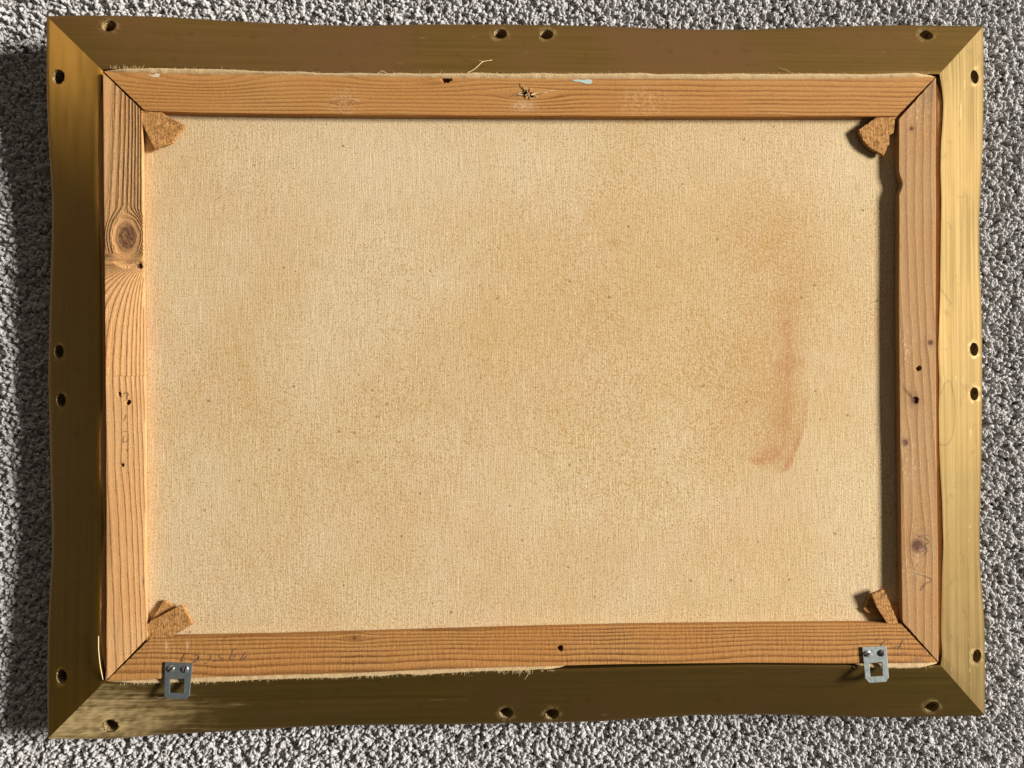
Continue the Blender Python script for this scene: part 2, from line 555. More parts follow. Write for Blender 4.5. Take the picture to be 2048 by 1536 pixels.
# the frame's weight presses the pile down beneath its edge
me.vertices.foreach_set('co', np.stack([gx, gy, zz], -1).astype(np.float32).ravel())
swirl = vnoise(gx * 38, gy * 38, 5) * 8.0
rot = np.stack([RNG.normal(0, 0.28, N), RNG.normal(0, 0.28, N), swirl + RNG.normal(0, 1.3, N)], -1)
a = me.attributes.new('rot', 'FLOAT_VECTOR', 'POINT'); a.data.foreach_set('vector', rot.astype(np.float32).ravel())
fattr(me, 'scl', RNG.uniform(0.9, 1.15, N))
tone = np.clip(0.52 + vnoise(gx * 90, gy * 90, 8) * 0.5 + RNG.normal(0, 0.22, N), 0, 1)
fattr(me, 'tone', tone)
fattr(me, 'tint', RNG.random(N))
me.attributes.new('pick', 'INT', 'POINT').data.foreach_set('value', RNG.integers(0, 14, N).astype(np.int32))
pile = bpy.data.objects.new('carpet_pile', me)
COL.objects.link(pile)
pile['kind'] = 'stuff'
pile['label'] = 'grey twisted yarn pile of the carpet'
ng = bpy.data.node_groups.new('pile', 'GeometryNodeTree')
ng.interface.new_socket('Geometry', in_out='INPUT', socket_type='NodeSocketGeometry')
ng.interface.new_socket('Geometry', in_out='OUTPUT', socket_type='NodeSocketGeometry')
gi = ng.nodes.new('NodeGroupInput'); go = ng.nodes.new('NodeGroupOutput')
iop = ng.nodes.new('GeometryNodeInstanceOnPoints')
ci = ng.nodes.new('GeometryNodeCollectionInfo')
ci.inputs['Collection'].default_value = protos
ci.inputs['Separate Children'].default_value = True
ci.inputs['Reset Children'].default_value = True


def named(nm, typ):
    q = ng.nodes.new('GeometryNodeInputNamedAttribute'); q.data_type = typ
    q.inputs[0].default_value = nm
    return q.outputs[0]


L = ng.links.new
L(gi.outputs[0], iop.inputs['Points'])
L(ci.outputs[0], iop.inputs['Instance'])
iop.inputs['Pick Instance'].default_value = True
L(named('pick', 'INT'), iop.inputs['Instance Index'])
L(named('rot', 'FLOAT_VECTOR'), iop.inputs['Rotation'])
L(named('scl', 'FLOAT'), iop.inputs['Scale'])
L(iop.outputs[0], go.inputs[0])
md = pile.modifiers.new('pile', 'NODES'); md.node_group = ng

# ================================================================== FRAME
frame = empty('picture_frame', 'gold painted wooden picture frame lying face down on the grey carpet, drilled with round holes', 'picture frame')

OUT_T = [(92, 31), (150, 29), (300, 31), (420, 38), (520, 44), (640, 49), (725, 50), (850, 47.5), (1000, 47.5), (1100, 49), (1220, 51), (1300, 55), (1400, 58), (1500, 58), (1600, 54.5), (1700, 51), (1790, 49), (1968, 51)]
OUT_B = [(94, 1479), (200, 1479), (231, 1478), (329, 1470), (451, 1464), (560, 1457.5), (640, 1453), (760, 1450.5), (880, 1450.5), (1020, 1447.5), (1200, 1444), (1300, 1437), (1400, 1431), (1520, 1429.5), (1640, 1433), (1750, 1435.5), (1850, 1435), (1971, 1432)]
OUT_L = [(92, 31), (91.5, 80), (91.5, 150), (94, 250), (98, 320), (102, 380), (103, 430), (102, 480), (101, 520), (98, 600), (96.5, 680), (95, 760), (96, 800), (98, 880), (100, 980), (102.5, 1060), (102, 1120), (98, 1180), (94.5, 1260), (93, 1340), (94, 1479)]
OUT_R = [(1968, 51), (1969, 140), (1968, 250), (1967, 300), (1963, 380), (1960, 440), (1961, 520), (1964, 600), (1966, 680), (1966, 800), (1965, 900), (1963, 980), (1961, 1060), (1962, 1130), (1966, 1190), (1970, 1240), (1972, 1330), (1971, 1432)]
RG_T = [(202, 138), (300, 137), (440, 140), (520, 144), (640, 146), (780, 148), (900, 148), (1000, 148), (1200, 148), (1400, 149), (1600, 149), (1740, 149), (1880, 147)]
RG_B = [(207, 1366), (330, 1364), (440, 1362), (560, 1356), (640, 1355), (800, 1349), (900, 1345), (1000, 1340), (1150, 1338), (1250, 1335), (1400, 1332), (1500, 1330), (1600, 1331), (1720, 1331), (1800, 1333), (1882, 1331)]
RG_L = [(202, 138), (200, 190), (196, 260), (195, 320), (193.5, 400), (197, 460), (201, 520), (202.5, 620), (203.5, 720), (204, 800), (199, 840), (197, 880), (197, 950), (203, 1000), (206, 1050), (202, 1095), (199, 1150), (198, 1220), (198, 1270), (203, 1320), (207, 1366)]
RG_R = [(1880, 147), (1885, 175), (1888, 205), (1886, 250), (1883, 290), (1882, 340), (1884, 400), (1882, 520), (1881, 600), (1877.5, 700), (1880, 760), (1878.5, 830), (1880, 900), (1882, 950), (1885, 1000), (1888, 1090), (1885, 1150), (1884, 1220), (1883, 1270), (1886, 1310), (1882, 1331)]


def zout(px, py, side):
    """height of the outer edge: swells a little at the corners"""
    z = np.full(np.shape(px), Z_OUT)
    g = lambda cx, cy, rx, ry: np.exp(-((px - cx) / rx) ** 2 - ((py - cy) / ry) ** 2)
    z = z + 0.014 * g(90, 30, 260, 330)
    z = z + 0.006 * g(95, 1480, 260, 160)
    z = z - 0.004 * g(95, 800, 200, 330)
    return z


HOLES = {
    'T': [(218, 53), (1001, 69), (1093, 68), (1853, 69)],
    'L': [(117, 153), (119, 704), (121.5, 800), (121.5, 1354)],
    'R': [(1951, 154), (1949.5, 698), (1949.5, 788), (1953, 1313)],
    'B': [(221, 1450), (1012, 1428), (1103, 1427), (1864, 1413)],
}


def pale_worn_field(px, py, side):
    w = np.zeros(px.shape)
    g = lambda cx, cy, rx, ry, a: a * np.exp(-((px - cx) / rx) ** 2 - ((py - cy) / ry) ** 2)
    nz = vnoise(px / 9.0, py / 4.0, 21) + 0.6 * vnoise(px / 30.0, py / 9.0, 22)
    nv = vnoise(px / 4.0, py / 11.0, 23) + 0.6 * vnoise(px / 9.0, py / 40.0, 24)
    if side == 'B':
        w = np.clip(g(150, 1440, 250, 90, 1.0) * (0.85 + 0.5 * nz), 0, 1)  # paler, less metallic patch at the bottom-left corner
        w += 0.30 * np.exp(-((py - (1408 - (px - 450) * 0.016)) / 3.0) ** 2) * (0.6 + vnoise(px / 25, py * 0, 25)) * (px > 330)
    if side == 'R':
        w = np.clip(0.06 + 0.10 * nv + 0.30 * np.exp(-((px - 1940 + (py - 900) * 0.004) / 4) ** 2) * np.clip(vnoise(px / 3, py / 9, 27) * 3, 0, 1) * (py > 850), 0, 1)
    return w


def make_rail(side, outer, ridge, horizontal, mat, label):
    nl, nt = 620, 26
    PX, PY = strip(outer, ridge, horizontal, nl, nt)
    t = np.linspace(0, 1, nt)[None, :]
    zo = zout(PX, PY, side)
    # outer edge eased over, ridge eased too
    zprof = zo + (Z_RIDGE - zo) * (t ** 0.97)
    T = unproject(PX, PY, zprof)
    T[:, 0, 2] -= 0.0012; T[:, -1, 2] -= 0.0008
    # under-side rows: outer face leans back in, moulding foot, rebate wall
    inward = (T[:, -1] - T[:, 0]); inward[:, 2] = 0
    inward /= np.linalg.norm(inward, axis=1)[:, None]
    o0 = T[:, 0]
    rows = []
    for dx, z in ((0.0015, None), (0.006, 0.016), (0.003, 0.009), (0.010, 0.002), (0.018, -0.004)):
        r = o0 + inward * dx
        r[:, 2] = (o0[:, 2] - 0.004) if z is None else z
        rows.append(r)
    wi = np.linalg.norm((T[:, -1] - T[:, 0])[:, :2], axis=1)[:, None]
    tail = []
    for dx, z in ((0.0, 0.044), (0.004, 0.0435), (0.004, 0.012), (-0.008, -0.004)):
        r = T[:, -1] + inward * dx
        r[:, 2] = z
        tail.append(r)
    prof = np.concatenate([np.stack(rows[::-1], 1), T, np.stack(tail, 1)], 1)   # nl x m x 3
    m = prof.shape[1]
    V = prof.reshape(-1, 3)
    Fc = grid_faces(nl, m)
    for i in range(nl - 1):   # close the underside
        Fc.append((i * m + m - 1, i * m, (i + 1) * m, (i + 1) * m + m - 1))
    Fc.append(tuple(range(m))); Fc.append(tuple(range((nl - 1) * m, nl * m)))
    me = mesh('frame_rail', V, Fc)
    orient(me)
    W = np.zeros((nl, m))
    W[:, len(rows):len(rows) + nt] = pale_worn_field(PX, PY, side)
    fattr(me, 'pale_worn', W)
    W2 = np.zeros((nl, m))
    if side == 'L':  # warm light on the top end, painted into the colour
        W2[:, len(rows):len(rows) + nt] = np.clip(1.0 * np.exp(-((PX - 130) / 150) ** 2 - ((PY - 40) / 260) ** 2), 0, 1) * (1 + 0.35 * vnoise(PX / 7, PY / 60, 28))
    if side == 'B':  # faint paler tone over the same corner patch
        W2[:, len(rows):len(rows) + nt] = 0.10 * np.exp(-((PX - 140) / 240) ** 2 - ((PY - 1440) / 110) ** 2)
    for hx, hy in HOLES[side]:      # torn paint round the drill holes
        ex, ey = (17.0, 12.5) if horizontal else (11.0, 16.5)
        dd = np.sqrt(((PX - hx) / ex) ** 2 + ((PY - hy) / ey) ** 2)
        tear = (0.3 if side == 'R' else 0.45) * np.exp(-((dd - 1.0) / 0.22) ** 2) * np.clip(0.35 + 2.2 * vnoise(PX / 5, PY / 5, int(hx) % 97), 0, 1)
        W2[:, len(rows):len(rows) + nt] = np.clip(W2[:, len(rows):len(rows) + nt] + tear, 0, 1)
    fattr(me, 'pale_lit_torn', W2)
    ob = link('frame_rail', me, mat, frame)
    ob['label'] = label
    me.materials.append(M['bare'])
    # drilled holes, square to the slope, cut for real
    bm = bmesh.new()
    for (hx, hy) in HOLES[side]:
        d = (PX - hx) ** 2 + (PY - hy) ** 2
        i, j = np.unravel_index(np.argmin(d), d.shape)
        c = Vector(T[i, j])
        dl = Vector(T[min(i + 8, nl - 1), j] - T[max(i - 8, 0), j])
        dt = Vector(T[i, min(j + 6, nt - 2)] - T[i, max(j - 6, 1)])
        nrm = dl.cross(dt).normalized()
        if nrm.z < 0:
            nrm = -nrm
        depth = 0.036
        vs = bmesh.ops.create_cone(bm, cap_ends=True, segments=26, radius1=0.0060, radius2=0.0063, depth=depth)['verts']
        rr = Vector((0, 0, 1)).rotation_difference(nrm).to_matrix().to_4x4()
        for v in vs:
            v.co += Vector((random.uniform(-1, 1), random.uniform(-1, 1), 0)) * 0.00022
        bmesh.ops.transform(bm, matrix=Matrix.Translation(c - nrm * (depth / 2 - 0.006)) @ rr, verts=vs)
    cm = bpy.data.meshes.new('drill'); bm.to_mesh(cm); bm.free()
    cm.materials.append(M['bare'])
    cut = bpy.data.objects.new('drill', cm); COL.objects.link(cut)
    mod = ob.modifiers.new('holes', 'BOOLEAN')
    mod.object = cut; mod.operation = 'DIFFERENCE'; mod.solver = 'EXACT'
    mod.material_mode = 'TRANSFER'
    dg = bpy.context.evaluated_depsgraph_get()
    new = bpy.data.meshes.new_from_object(ob.evaluated_get(dg))
    ob.modifiers.clear()
    ob.data = new
    bpy.data.objects.remove(cut)
    # crisp edges stay crisp
    bm = bmesh.new(); bm.from_mesh(new)
    for e in bm.edges:
        if len(e.link_faces) == 2 and e.calc_face_angle(0) > 0.6:
            e.smooth = False
    bm.to_mesh(new); bm.free()
    return ob


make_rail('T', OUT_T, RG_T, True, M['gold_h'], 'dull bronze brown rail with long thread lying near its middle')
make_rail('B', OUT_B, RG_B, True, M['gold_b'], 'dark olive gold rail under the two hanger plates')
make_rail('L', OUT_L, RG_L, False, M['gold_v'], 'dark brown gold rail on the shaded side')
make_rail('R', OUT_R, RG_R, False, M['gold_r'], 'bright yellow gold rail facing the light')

# ================================================================== STRETCHED CANVAS
art = empty('stretched_canvas', 'reverse of an old canvas on a pine stretcher, set inside the gold frame', 'canvas')

BO_T = [(208, 143), (300, 146), (440, 148.5), (520, 148.5), (640, 152), (800, 154), (900, 156), (1000, 157), (1200, 157.5), (1500, 158.5), (1700, 158), (1872, 153)]
BI_T = [(290, 221), (400, 225), (560, 228), (800, 230), (1000, 231.5), (1250, 232), (1500, 232.5), (1796, 232.5)]
BO_B = [(212, 1363), (310, 1358), (440, 1353), (560, 1349.5), (700, 1346), (850, 1339), (1000, 1334), (1250, 1328), (1500, 1325.5), (1700, 1327), (1876, 1325)]
BI_B = [(298, 1277), (350, 1274), (560, 1270.5), (800, 1263.5), (1020, 1257), (1270, 1251), (1500, 1248.5), (1600, 1247.5), (1730, 1246.5), (1804, 1248)]
BO_L = [(206, 145), (207, 250), (208, 400), (209, 500), (211, 700), (212, 850), (213, 1000), (213.5, 1200), (213, 1330), (211, 1362)]
BI_L = [(286, 223), (283.5, 232), (284, 330), (285, 420), (286, 520), (287, 600), (289, 760), (290, 900), (290, 1100), (291, 1230), (296, 1275)]
BO_R = [(1872, 155), (1872.5, 250), (1871, 300), (1872, 400), (1871, 600), (1872, 750), (1872.5, 850), (1874, 1000), (1876, 1100), (1876.5, 1200), (1877, 1324)]
BI_R = [(1798, 237), (1798.5, 300), (1798.5, 342), (1799, 352), (1805, 360), (1807, 368), (1804, 378), (1798, 386), (1798.5, 430), (1798, 600), (1800, 800), (1802, 1000), (1803, 1100), (1805, 1240), (1807, 1246)]


def knot_flow(x, y, kx, ky, a, stretch, along_x):
    """deflect grain round a knot: returns offset across the grain"""
    dx, dy = (x - kx), (y - ky)
    al, ac = (dx, dy) if along_x else (dy, dx)
    d2 = (al / stretch) ** 2 + ac ** 2 + 1e-6
    inside = np.clip(a * a / d2, 0, 1)
    return -ac * inside * np.exp(-d2 / (a * 4.0) ** 2), np.sqrt(d2)


def field_top(x, y):
    v = y - (150 + (x - 200) * 0.004)
    for kx, ky, a, st in ((1053, 187, 11, 5.0), (690, 205, 6, 4.0)):
        o_, d = knot_flow(x, y, kx, ky, a, st, True); v = v + o_
    v = v + 1.6 * vnoise(x / 90, y / 40, 31) * 2 + 0.7 * vnoise(x / 30, y / 15, 32)
    u = np.clip(v / 84.0, -0.1, 1.1)
    ring = 1.5 + 9.5 * (0.45 * u + 0.55 * np.abs(u) ** 1.5)
    # cathedral figures near the upper edge
    for cx, cy, rx, ry, amp in ((400, 150, 120, 38, 2.6), (790, 160, 110, 22, 1.5), (1080, 150, 90, 20, 1.0)):
        ring = ring - amp * np.exp(-((x - cx) / rx) ** 2 - ((y - cy) / ry) ** 2)
    contrast = 0.72 + 0.6 * vnoise(x / 140, y / 12, 33)
    contrast = contrast * (0.55 + 0.45 * np.clip((v - 2) / 25, 0, 1))
    kn = 0.55 * np.exp(-(((x - 1053) / 14) ** 2 + ((y - 187) / 6) ** 2)) + 0.3 * np.exp(-(((x - 868) / 30) ** 2 + ((y - 166) / 5) ** 2))
    pale = 0.5 * np.exp(-(((x - 1046) / 22) ** 2 + ((y - 211) / 9) ** 2)) * (0.6 + 1.2 * vnoise(x / 4, y / 4, 34))
    pale += 0.35 * np.clip(vnoise(x / 3, y / 3, 35) * 3, 0, 1) * np.exp(-((x - 690) / 30) ** 2 - ((y - 205) / 25) ** 2)
    pale += 0.3 * np.clip(vnoise(x / 3, y / 3, 36) * 3, 0, 1) * np.exp(-((x - 1290) / 50) ** 2 - ((y - 205) / 28) ** 2)
    return ring, contrast, kn, np.zeros_like(x), pale, np.ones_like(x)


def field_bottom(x, y):
    mid = 1277 - (x - 298) * 0.0205
    v = y - mid
    o_, d = knot_flow(x, y, 710, 1276, 6, 4.0, True); v = v + o_
    v = v - (x - 300) * 0.008 + 3.5 * np.sin(x / 115.0) * np.clip(v / 60, 0, 1) + 1.6 * np.sin(x / 47.0 + 1) * np.clip(v / 60, 0, 1)
    v = v + 2.4 * vnoise(x / 80, y / 40, 41) + 0.9 * vnoise(x / 24, y / 14, 42)
    u = v / 80.0
    ring = 20 + 12.5 * u - 5.2 * np.sign(u) * np.abs(u) ** 1.8
    contrast = 0.85 + 0.5 * vnoise(x / 120, y / 12, 43)
    kn = 0.75 * np.exp(-(((x - 709) / 7) ** 2 + ((y - 1276) / 4.5) ** 2))
    dirt = 0.5 * np.exp(-(((x - 1835) / 10) ** 2 + ((y - 1319) / 4) ** 2)) + 0.4 * np.exp(-(((x - 1850) / 5) ** 2 + ((y - 1303) / 4) ** 2))
    pale = 0.7 * np.exp(-(((x - 333) / 1.6) ** 2 + ((y - 1292) / 9) ** 2)) + 0.6 * np.exp(-(((x - 375) / 1.8) ** 2 + ((y - 1291) / 8) ** 2))
    pale += 0.3 * np.exp(-(((x - 323) / 5) ** 2 + ((y - 1350) / 6) ** 2))
    return ring, contrast, kn, dirt, pale, np.ones_like(x)


def field_left(x, y):
    xl = 207 + (y - 145) * 0.006
    u = np.clip((x - xl) / 78.0, -0.05, 1.05)
    wob = 1.3 * vnoise(x / 25, y / 90, 51) + 0.6 * vnoise(x / 10, y / 30, 52)
    # upper part: lines crowd towards the inner edge and drift left downwards
    uu = u + (y - 150) * 0.00075 * (1 - u) + wob / 78
    up = 8.5 * np.sign(uu) * np.abs(uu) ** 2.1
    kx, ky = 254, 474
    d = np.sqrt(((x - kx) / 24.0) ** 2 + ((y - ky) / 34.0) ** 2)
    ringk = 2.3 * d + 0.5 * vnoise(x / 12, y / 12, 54)
    # fan below the knot
    w = np.clip(y - 520, 2, None)
    c = np.clip(292 - x + wob * 1.2, 0.5, None) / (1 - np.exp(-w / 62.0))
    fan = 7.0 * np.log1p(c / 40.0)
    # lower board
    cl = 292 - (x - 0.042 * (y - 752) + wob * 1.4 + 4.0 * np.exp(-(((x - 245) / 16) ** 2 + ((y - 930) / 40) ** 2)))
    low = np.where(cl > 0, 7.0 * np.log1p(np.clip(cl, 0, None) / 40.0), cl * 0.17)
    sm = lambda e0, e1, q: np.clip((q - e0) / (e1 - e0), 0, 1) ** 2 * (3 - 2 * np.clip((q - e0) / (e1 - e0), 0, 1))
    ring = up * (1 - sm(505, 530, y)) + fan * sm(505, 530, y)
    wk = 1 - sm(1.15, 1.95, d)
    ring = ring * (1 - wk) + ringk * wk
    ring = np.where(y > 752, low, ring)
    relief = np.where(y > 752, 0.30 + 0.6 * np.clip(1 - (y - 752) / 40.0, 0, 1), 0.75 + 0.5 * sm(520, 560, y))
    relief = relief * (1 - 0.7 * (1 - sm(0.9, 1.4, d)))
    contrast = np.where(y > 752, 0.52, 0.45) + 0.25 * sm(520, 560, y) * (y <= 752)
    contrast = contrast * (0.3 + 0.7 * sm(0.8, 1.5, d)) * (1 - 0.85 * np.exp(-((y - 518) / 9.0) ** 2))
    relief = relief * (1 - 0.85 * np.exp(-((y - 518) / 9.0) ** 2))
    kn = 0.82 * (1 - sm(0.55, 1.05, d)) * (0.85 + 0.6 * vnoise(x / 3, y / 3, 53)) + 0.22 * (1 - sm(0.9, 1.6, d))
    d2 = np.sqrt(((x - 280) / 7.0) ** 2 + ((y - 532) / 6.0) ** 2)
    kn += 0.95 * (1 - sm(0.5, 1.1, d2))
    kn += 0.7 * np.exp(-(((x - 244.5) / 4) ** 2 + ((y - 929) / 5.5) ** 2))
    kn += 0.35 * np.exp(-(((x - 219) / 6) ** 2 + ((y - 1075) / 60) ** 2)) + 0.25 * np.exp(-(((x - 236) / 4) ** 2 + ((y - 1250) / 90) ** 2))
    dirt = 0.6 * np.exp(-(((x - 287) / 2.0) ** 2 + ((y - 1162) / 9) ** 2))
    pale = np.zeros_like(x)
    return ring, contrast, kn, dirt, pale, relief


RK = [(1823, 257, 4), (1861, 685, 5), (1830, 801, 7), (1810, 885, 6), (1835, 1091, 12)]


def field_right(x, y):
    v = x - (1798 + (y - 240) * 0.007)
    for kx, ky, a in RK:
        o_, d = knot_flow(x, y, kx, ky, a, 3.5, False); v = v + o_
    v = v + 2.2 * vnoise(x / 30, y / 110, 61) + 0.8 * vnoise(x / 12, y / 40, 62)
    ring = 4.6 * v / 74.0 + 0.9 * np.sin(y / 260.0)
    contrast = 0.75 + 0.8 * vnoise(x / 14, y / 120, 63)
    kn = np.zeros_like(x)
    for kx, ky, a in RK:
        d = np.sqrt((x - kx) ** 2 + (y - ky) ** 2) / a
        kn = kn + np.clip(1.35 - d * 0.95, 0, 0.95) + 0.28 * np.exp(-(d / 2.2) ** 2)
    # streak above the dark knot, rough torn patches
    kn += 0.75 * np.exp(-(((x - 1816 - (y - 786) * 0.75) / 4) ** 2 + ((y - 786) / 14) ** 2))
    dirt = 0.42 * np.exp(-(((x - 1860) / 14) ** 2 + ((y - 185) / 28) ** 2)) * (0.7 + vnoise(x / 5, y / 5, 64))
    pale = np.zeros_like(x)
    for cx, cy, rx, ry in ((1835, 225, 26, 30), (1810, 700, 14, 45), (1815, 920, 24, 40), (1830, 1130, 28, 40), (1840, 1050, 20, 20)):
        m = np.exp(-((x - cx) / rx) ** 2 - ((y - cy) / ry) ** 2)
        dirt = dirt + 0.35 * m * np.clip(vnoise(x / 2.5, y / 4, 65) * 4 - 0.7, 0, 1)
        pale = pale + 0.45 * m * np.clip(vnoise(x / 2.5, y / 4, 66) * 4 - 0.7, 0, 1)
    relief = np.ones_like(x) * 0.9
    return ring, contrast, kn, dirt, pale, relief


PITS = {  # px, py, radius px, depth m : nail and screw holes sunk into the back
    'T': [(893, 155, 9.5, 0.006), (1049, 187, 6, 0.005), (1062, 190, 4, 0.003)],
    'B': [(1120.5, 1297, 5, 0.006)],
    'L': [(239, 788, 3.6, 0.005), (256, 805, 4.6, 0.006), (279, 532, 5.5, 0.0015), (245, 930, 3.5, 0.0015)],
    'R': [(1838, 737, 4.5, 0.005), (1830, 801, 6.0, 0.0016)],
}


def make_bar(side, outer, inner, horizontal, field, mat, label):
    nl, nt = 830, 50
    PX, PY = strip(outer, inner, horizontal, nl, nt)
    # the two mitre ends stop short of each other, a ragged saw gap
    jit = 1.5 * vnoise(np.arange(nt) / 3.0, np.zeros(nt), 70 + ord(side))
    tt = np.linspace(0, 1, nt)
    gap = {'T': (0.3, 1.6), 'B': (1.8, 1.6), 'L': (0.7, 0.7), 'R': (1.2, 0.9)}[side]
    ax = PX if horizontal else PY
    fall0 = np.exp(-np.arange(nl) / 6.0)[:, None]
    ax += fall0 * (gap[0] * (0.4 + tt) + jit)[None, :]
    ax -= fall0[::-1] * (gap[1] * (0.4 + tt) + jit[::-1])[None, :]
    ring, con, kn, dirt, pale, rel = field(PX, PY)
    z = np.full(PX.shape, Z_BAR) + 0.0003 * vnoise(PX / 60, PY / 60, 80)
    for (hx, hy, r, dep) in PITS[side]:
        d = np.sqrt((PX - hx) ** 2 + (PY - hy) ** 2) / r
        ragged = 1 + 0.5 * vnoise(PX / 3, PY / 3, 81)
        m = np.clip((1.15 * ragged - d) / 0.3, 0, 1)
        z = z - dep * m
        kn = kn + 0.85 * m  # pits coloured dark as well, for the shade inside them
    P = unproject(PX, PY, np.full(PX.shape, Z_BAR))
    P[..., 2] = z
    P[:, 0, 2] -= 0.00015; P[:, -1, 2] -= 0.00015
    inn = P[:, -1] - P[:, 0]; inn[:, 2] = 0
    inn /= np.linalg.norm(inn, axis=1)[:, None]
    under = 0.0016 if side == 'L' else 0.0
    side_o, side_i = [], []
    for zz_ in (0.0570, 0.0515):
        r = P[:, 0].copy(); r[:, 2] = zz_; side_o.append(r)
    for dx, zz_ in ((-0.35 * under, 0.0580), (-under, 0.0532), (-under - 0.004, 0.0526)):
        r = P[:, -1] + inn * dx; r[:, 2] = zz_; side_i.append(r)
    prof = np.concatenate([np.stack(side_o[::-1], 1), P, np.stack(side_i, 1)], 1)
    m_ = prof.shape[1]
    k0, k1 = len(side_o), len(side_i)
    Fc = grid_faces(nl, m_)
    for i in range(nl - 1):
        Fc.append((i * m_ + m_ - 1, i * m_, (i + 1) * m_, (i + 1) * m_ + m_ - 1))
    Fc.append(tuple(range(m_))); Fc.append(tuple(range((nl - 1) * m_, nl * m_)))
    me = mesh('stretcher_bar', prof.reshape(-1, 3), Fc)
    orient(me)
    for nm, arr, fill in (('ring', ring, None), ('contrast', con, None), ('knot', kn, None), ('dirt', dirt, None), ('pale', pale, None), ('relief', rel, None)):
        arr = np.broadcast_to(arr, PX.shape)
        full = np.concatenate([np.repeat(arr[:, :1], k0, 1), arr, np.repeat(arr[:, -1:], k1, 1)], 1).copy()
        if nm in ('knot', 'dirt', 'pale', 'relief', 'contrast'):
            full[:, :k0] *= 0.4; full[:, k0 + arr.shape[1]:] *= 0.4
        fattr(me, nm, np.clip(full, -50, 50))
    ob = link('stretcher_bar', me, mat, art)
    ob['label'] = label
    bm = bmesh.new(); bm.from_mesh(me)
    for e in bm.edges:
        if len(e.link_faces) == 2 and e.calc_face_angle(0) > 0.5:
            e.smooth = False
    bm.to_mesh(me); bm.free()
    return ob


bar_t = make_bar('T', BO_T, BI_T, True, field_top, M['wood_top'], 'orange pine bar with straight grain and a splintered hole')
bar_b = make_bar('B', BO_B, BI_B, True, field_bottom, M['wood_bottom'], 'orange pine bar carrying two metal hanger plates and pencil figures')
bar_l = make_bar('L', BO_L, BI_L, False, field_left, M['wood_left'], 'pale pine bar with large brown knot and raised fanning grain')
bar_r = make_bar('R', BO_R, BI_R, False, field_right, M['wood_right'], 'pinkish pine bar with several small knots and a chipped inner edge')

# ---- the canvas itself
cx0, cx1, cy0, cy1 = 262, 1830, 196, 1300
nx, ny = 393, 277
PX, PY = np.meshgrid(np.linspace(cx0, cx1, nx), np.linspace(cy0, cy1, ny))
zc = Z_CANVAS + 0.0003 * vnoise(PX / 160, PY / 160, 90) - 0.0006 * np.sin(np.pi * (PX - cx0) / (cx1 - cx0)) * np.sin(np.pi * (PY - cy0) / (cy1 - cy0))
Pc = unproject(PX, PY, zc)
Pcv = np.concatenate([Pc.reshape(-1, 3), (Pc - [0, 0, 0.0009]).reshape(-1, 3)])
nv = nx * ny
fc = grid_faces(ny, nx, flip=True) + grid_faces(ny, nx, nv)
ring_ = list(range(nx)) + [i * nx + nx - 1 for i in range(1, ny)] + [(ny - 1) * nx + i for i in range(nx - 2, -1, -1)] + [i * nx for i in range(ny - 2, 0, -1)]
for a_, b_ in zip(ring_, ring_[1:] + ring_[:1]):
    fc.append((a_, b_, b_ + nv, a_ + nv))
me = mesh('canvas', Pcv, fc)
orient(me)
g = lambda cx, cy, rx, ry, a: a * np.exp(-((PX - cx) / rx) ** 2 - ((PY - cy) / ry) ** 2)


def seg(ax, ay, bx, by, w):
    dx, dy = bx - ax, by - ay
    t = np.clip(((PX - ax) * dx + (PY - ay) * dy) / (dx * dx + dy * dy), 0, 1)
    d = np.hypot(PX - ax - t * dx, PY - ay - t * dy)
    return np.exp(-(d / w) ** 2)


st = g(1540, 470, 95, 150, 0.42) + g(1530, 730, 100, 150, 0.30) + g(1560, 860, 60, 90, 0.3) + g(1150, 560, 260, 240, 0.15) + g(1420, 800, 70, 130, 0.2) + g(980, 800, 300, 200, 0.08) + g(480, 620, 150, 260, 0.05)
# hard lower-right tide line of the stain
edge = np.where(PY > 690, np.clip((1614 - np.clip(PY - 840, 0, 200) ** 1.25 * 0.105 - PX) / 5.0, 0, 1), 1.0)
low = np.clip((952 - np.abs(PX - 1556) * 0.45 - PY) / 5.0, 0, 1)
st = st * np.where((PX > 1490) & (PY > 700), 0.25 + 0.75 * edge * low, 1.0)
rd = 1.0 * seg(1606, 872, 1592, 916, 9) + 1.0 * seg(1592, 916, 1572, 938, 9) + 0.85 * seg(1505, 926, 1545, 910, 13) + 0.5 * seg(1612, 800, 1607, 872, 5) \
    + 0.55 * seg(1573, 645, 1578, 735, 12) + 0.5 * seg(1578, 735, 1566, 890, 8) + 0.35 * seg(1575, 600, 1565, 900, 34) + 0.35 * seg(1555, 732, 1600, 726, 12) \
    + g(1585, 540, 45, 60, 0.2) + g(1560, 900, 45, 40, 0.25) + g(735, 412, 6, 9, 0.3)
rd = rd * np.where((PX > 1490) & (PY > 840), edge * low, 1.0)
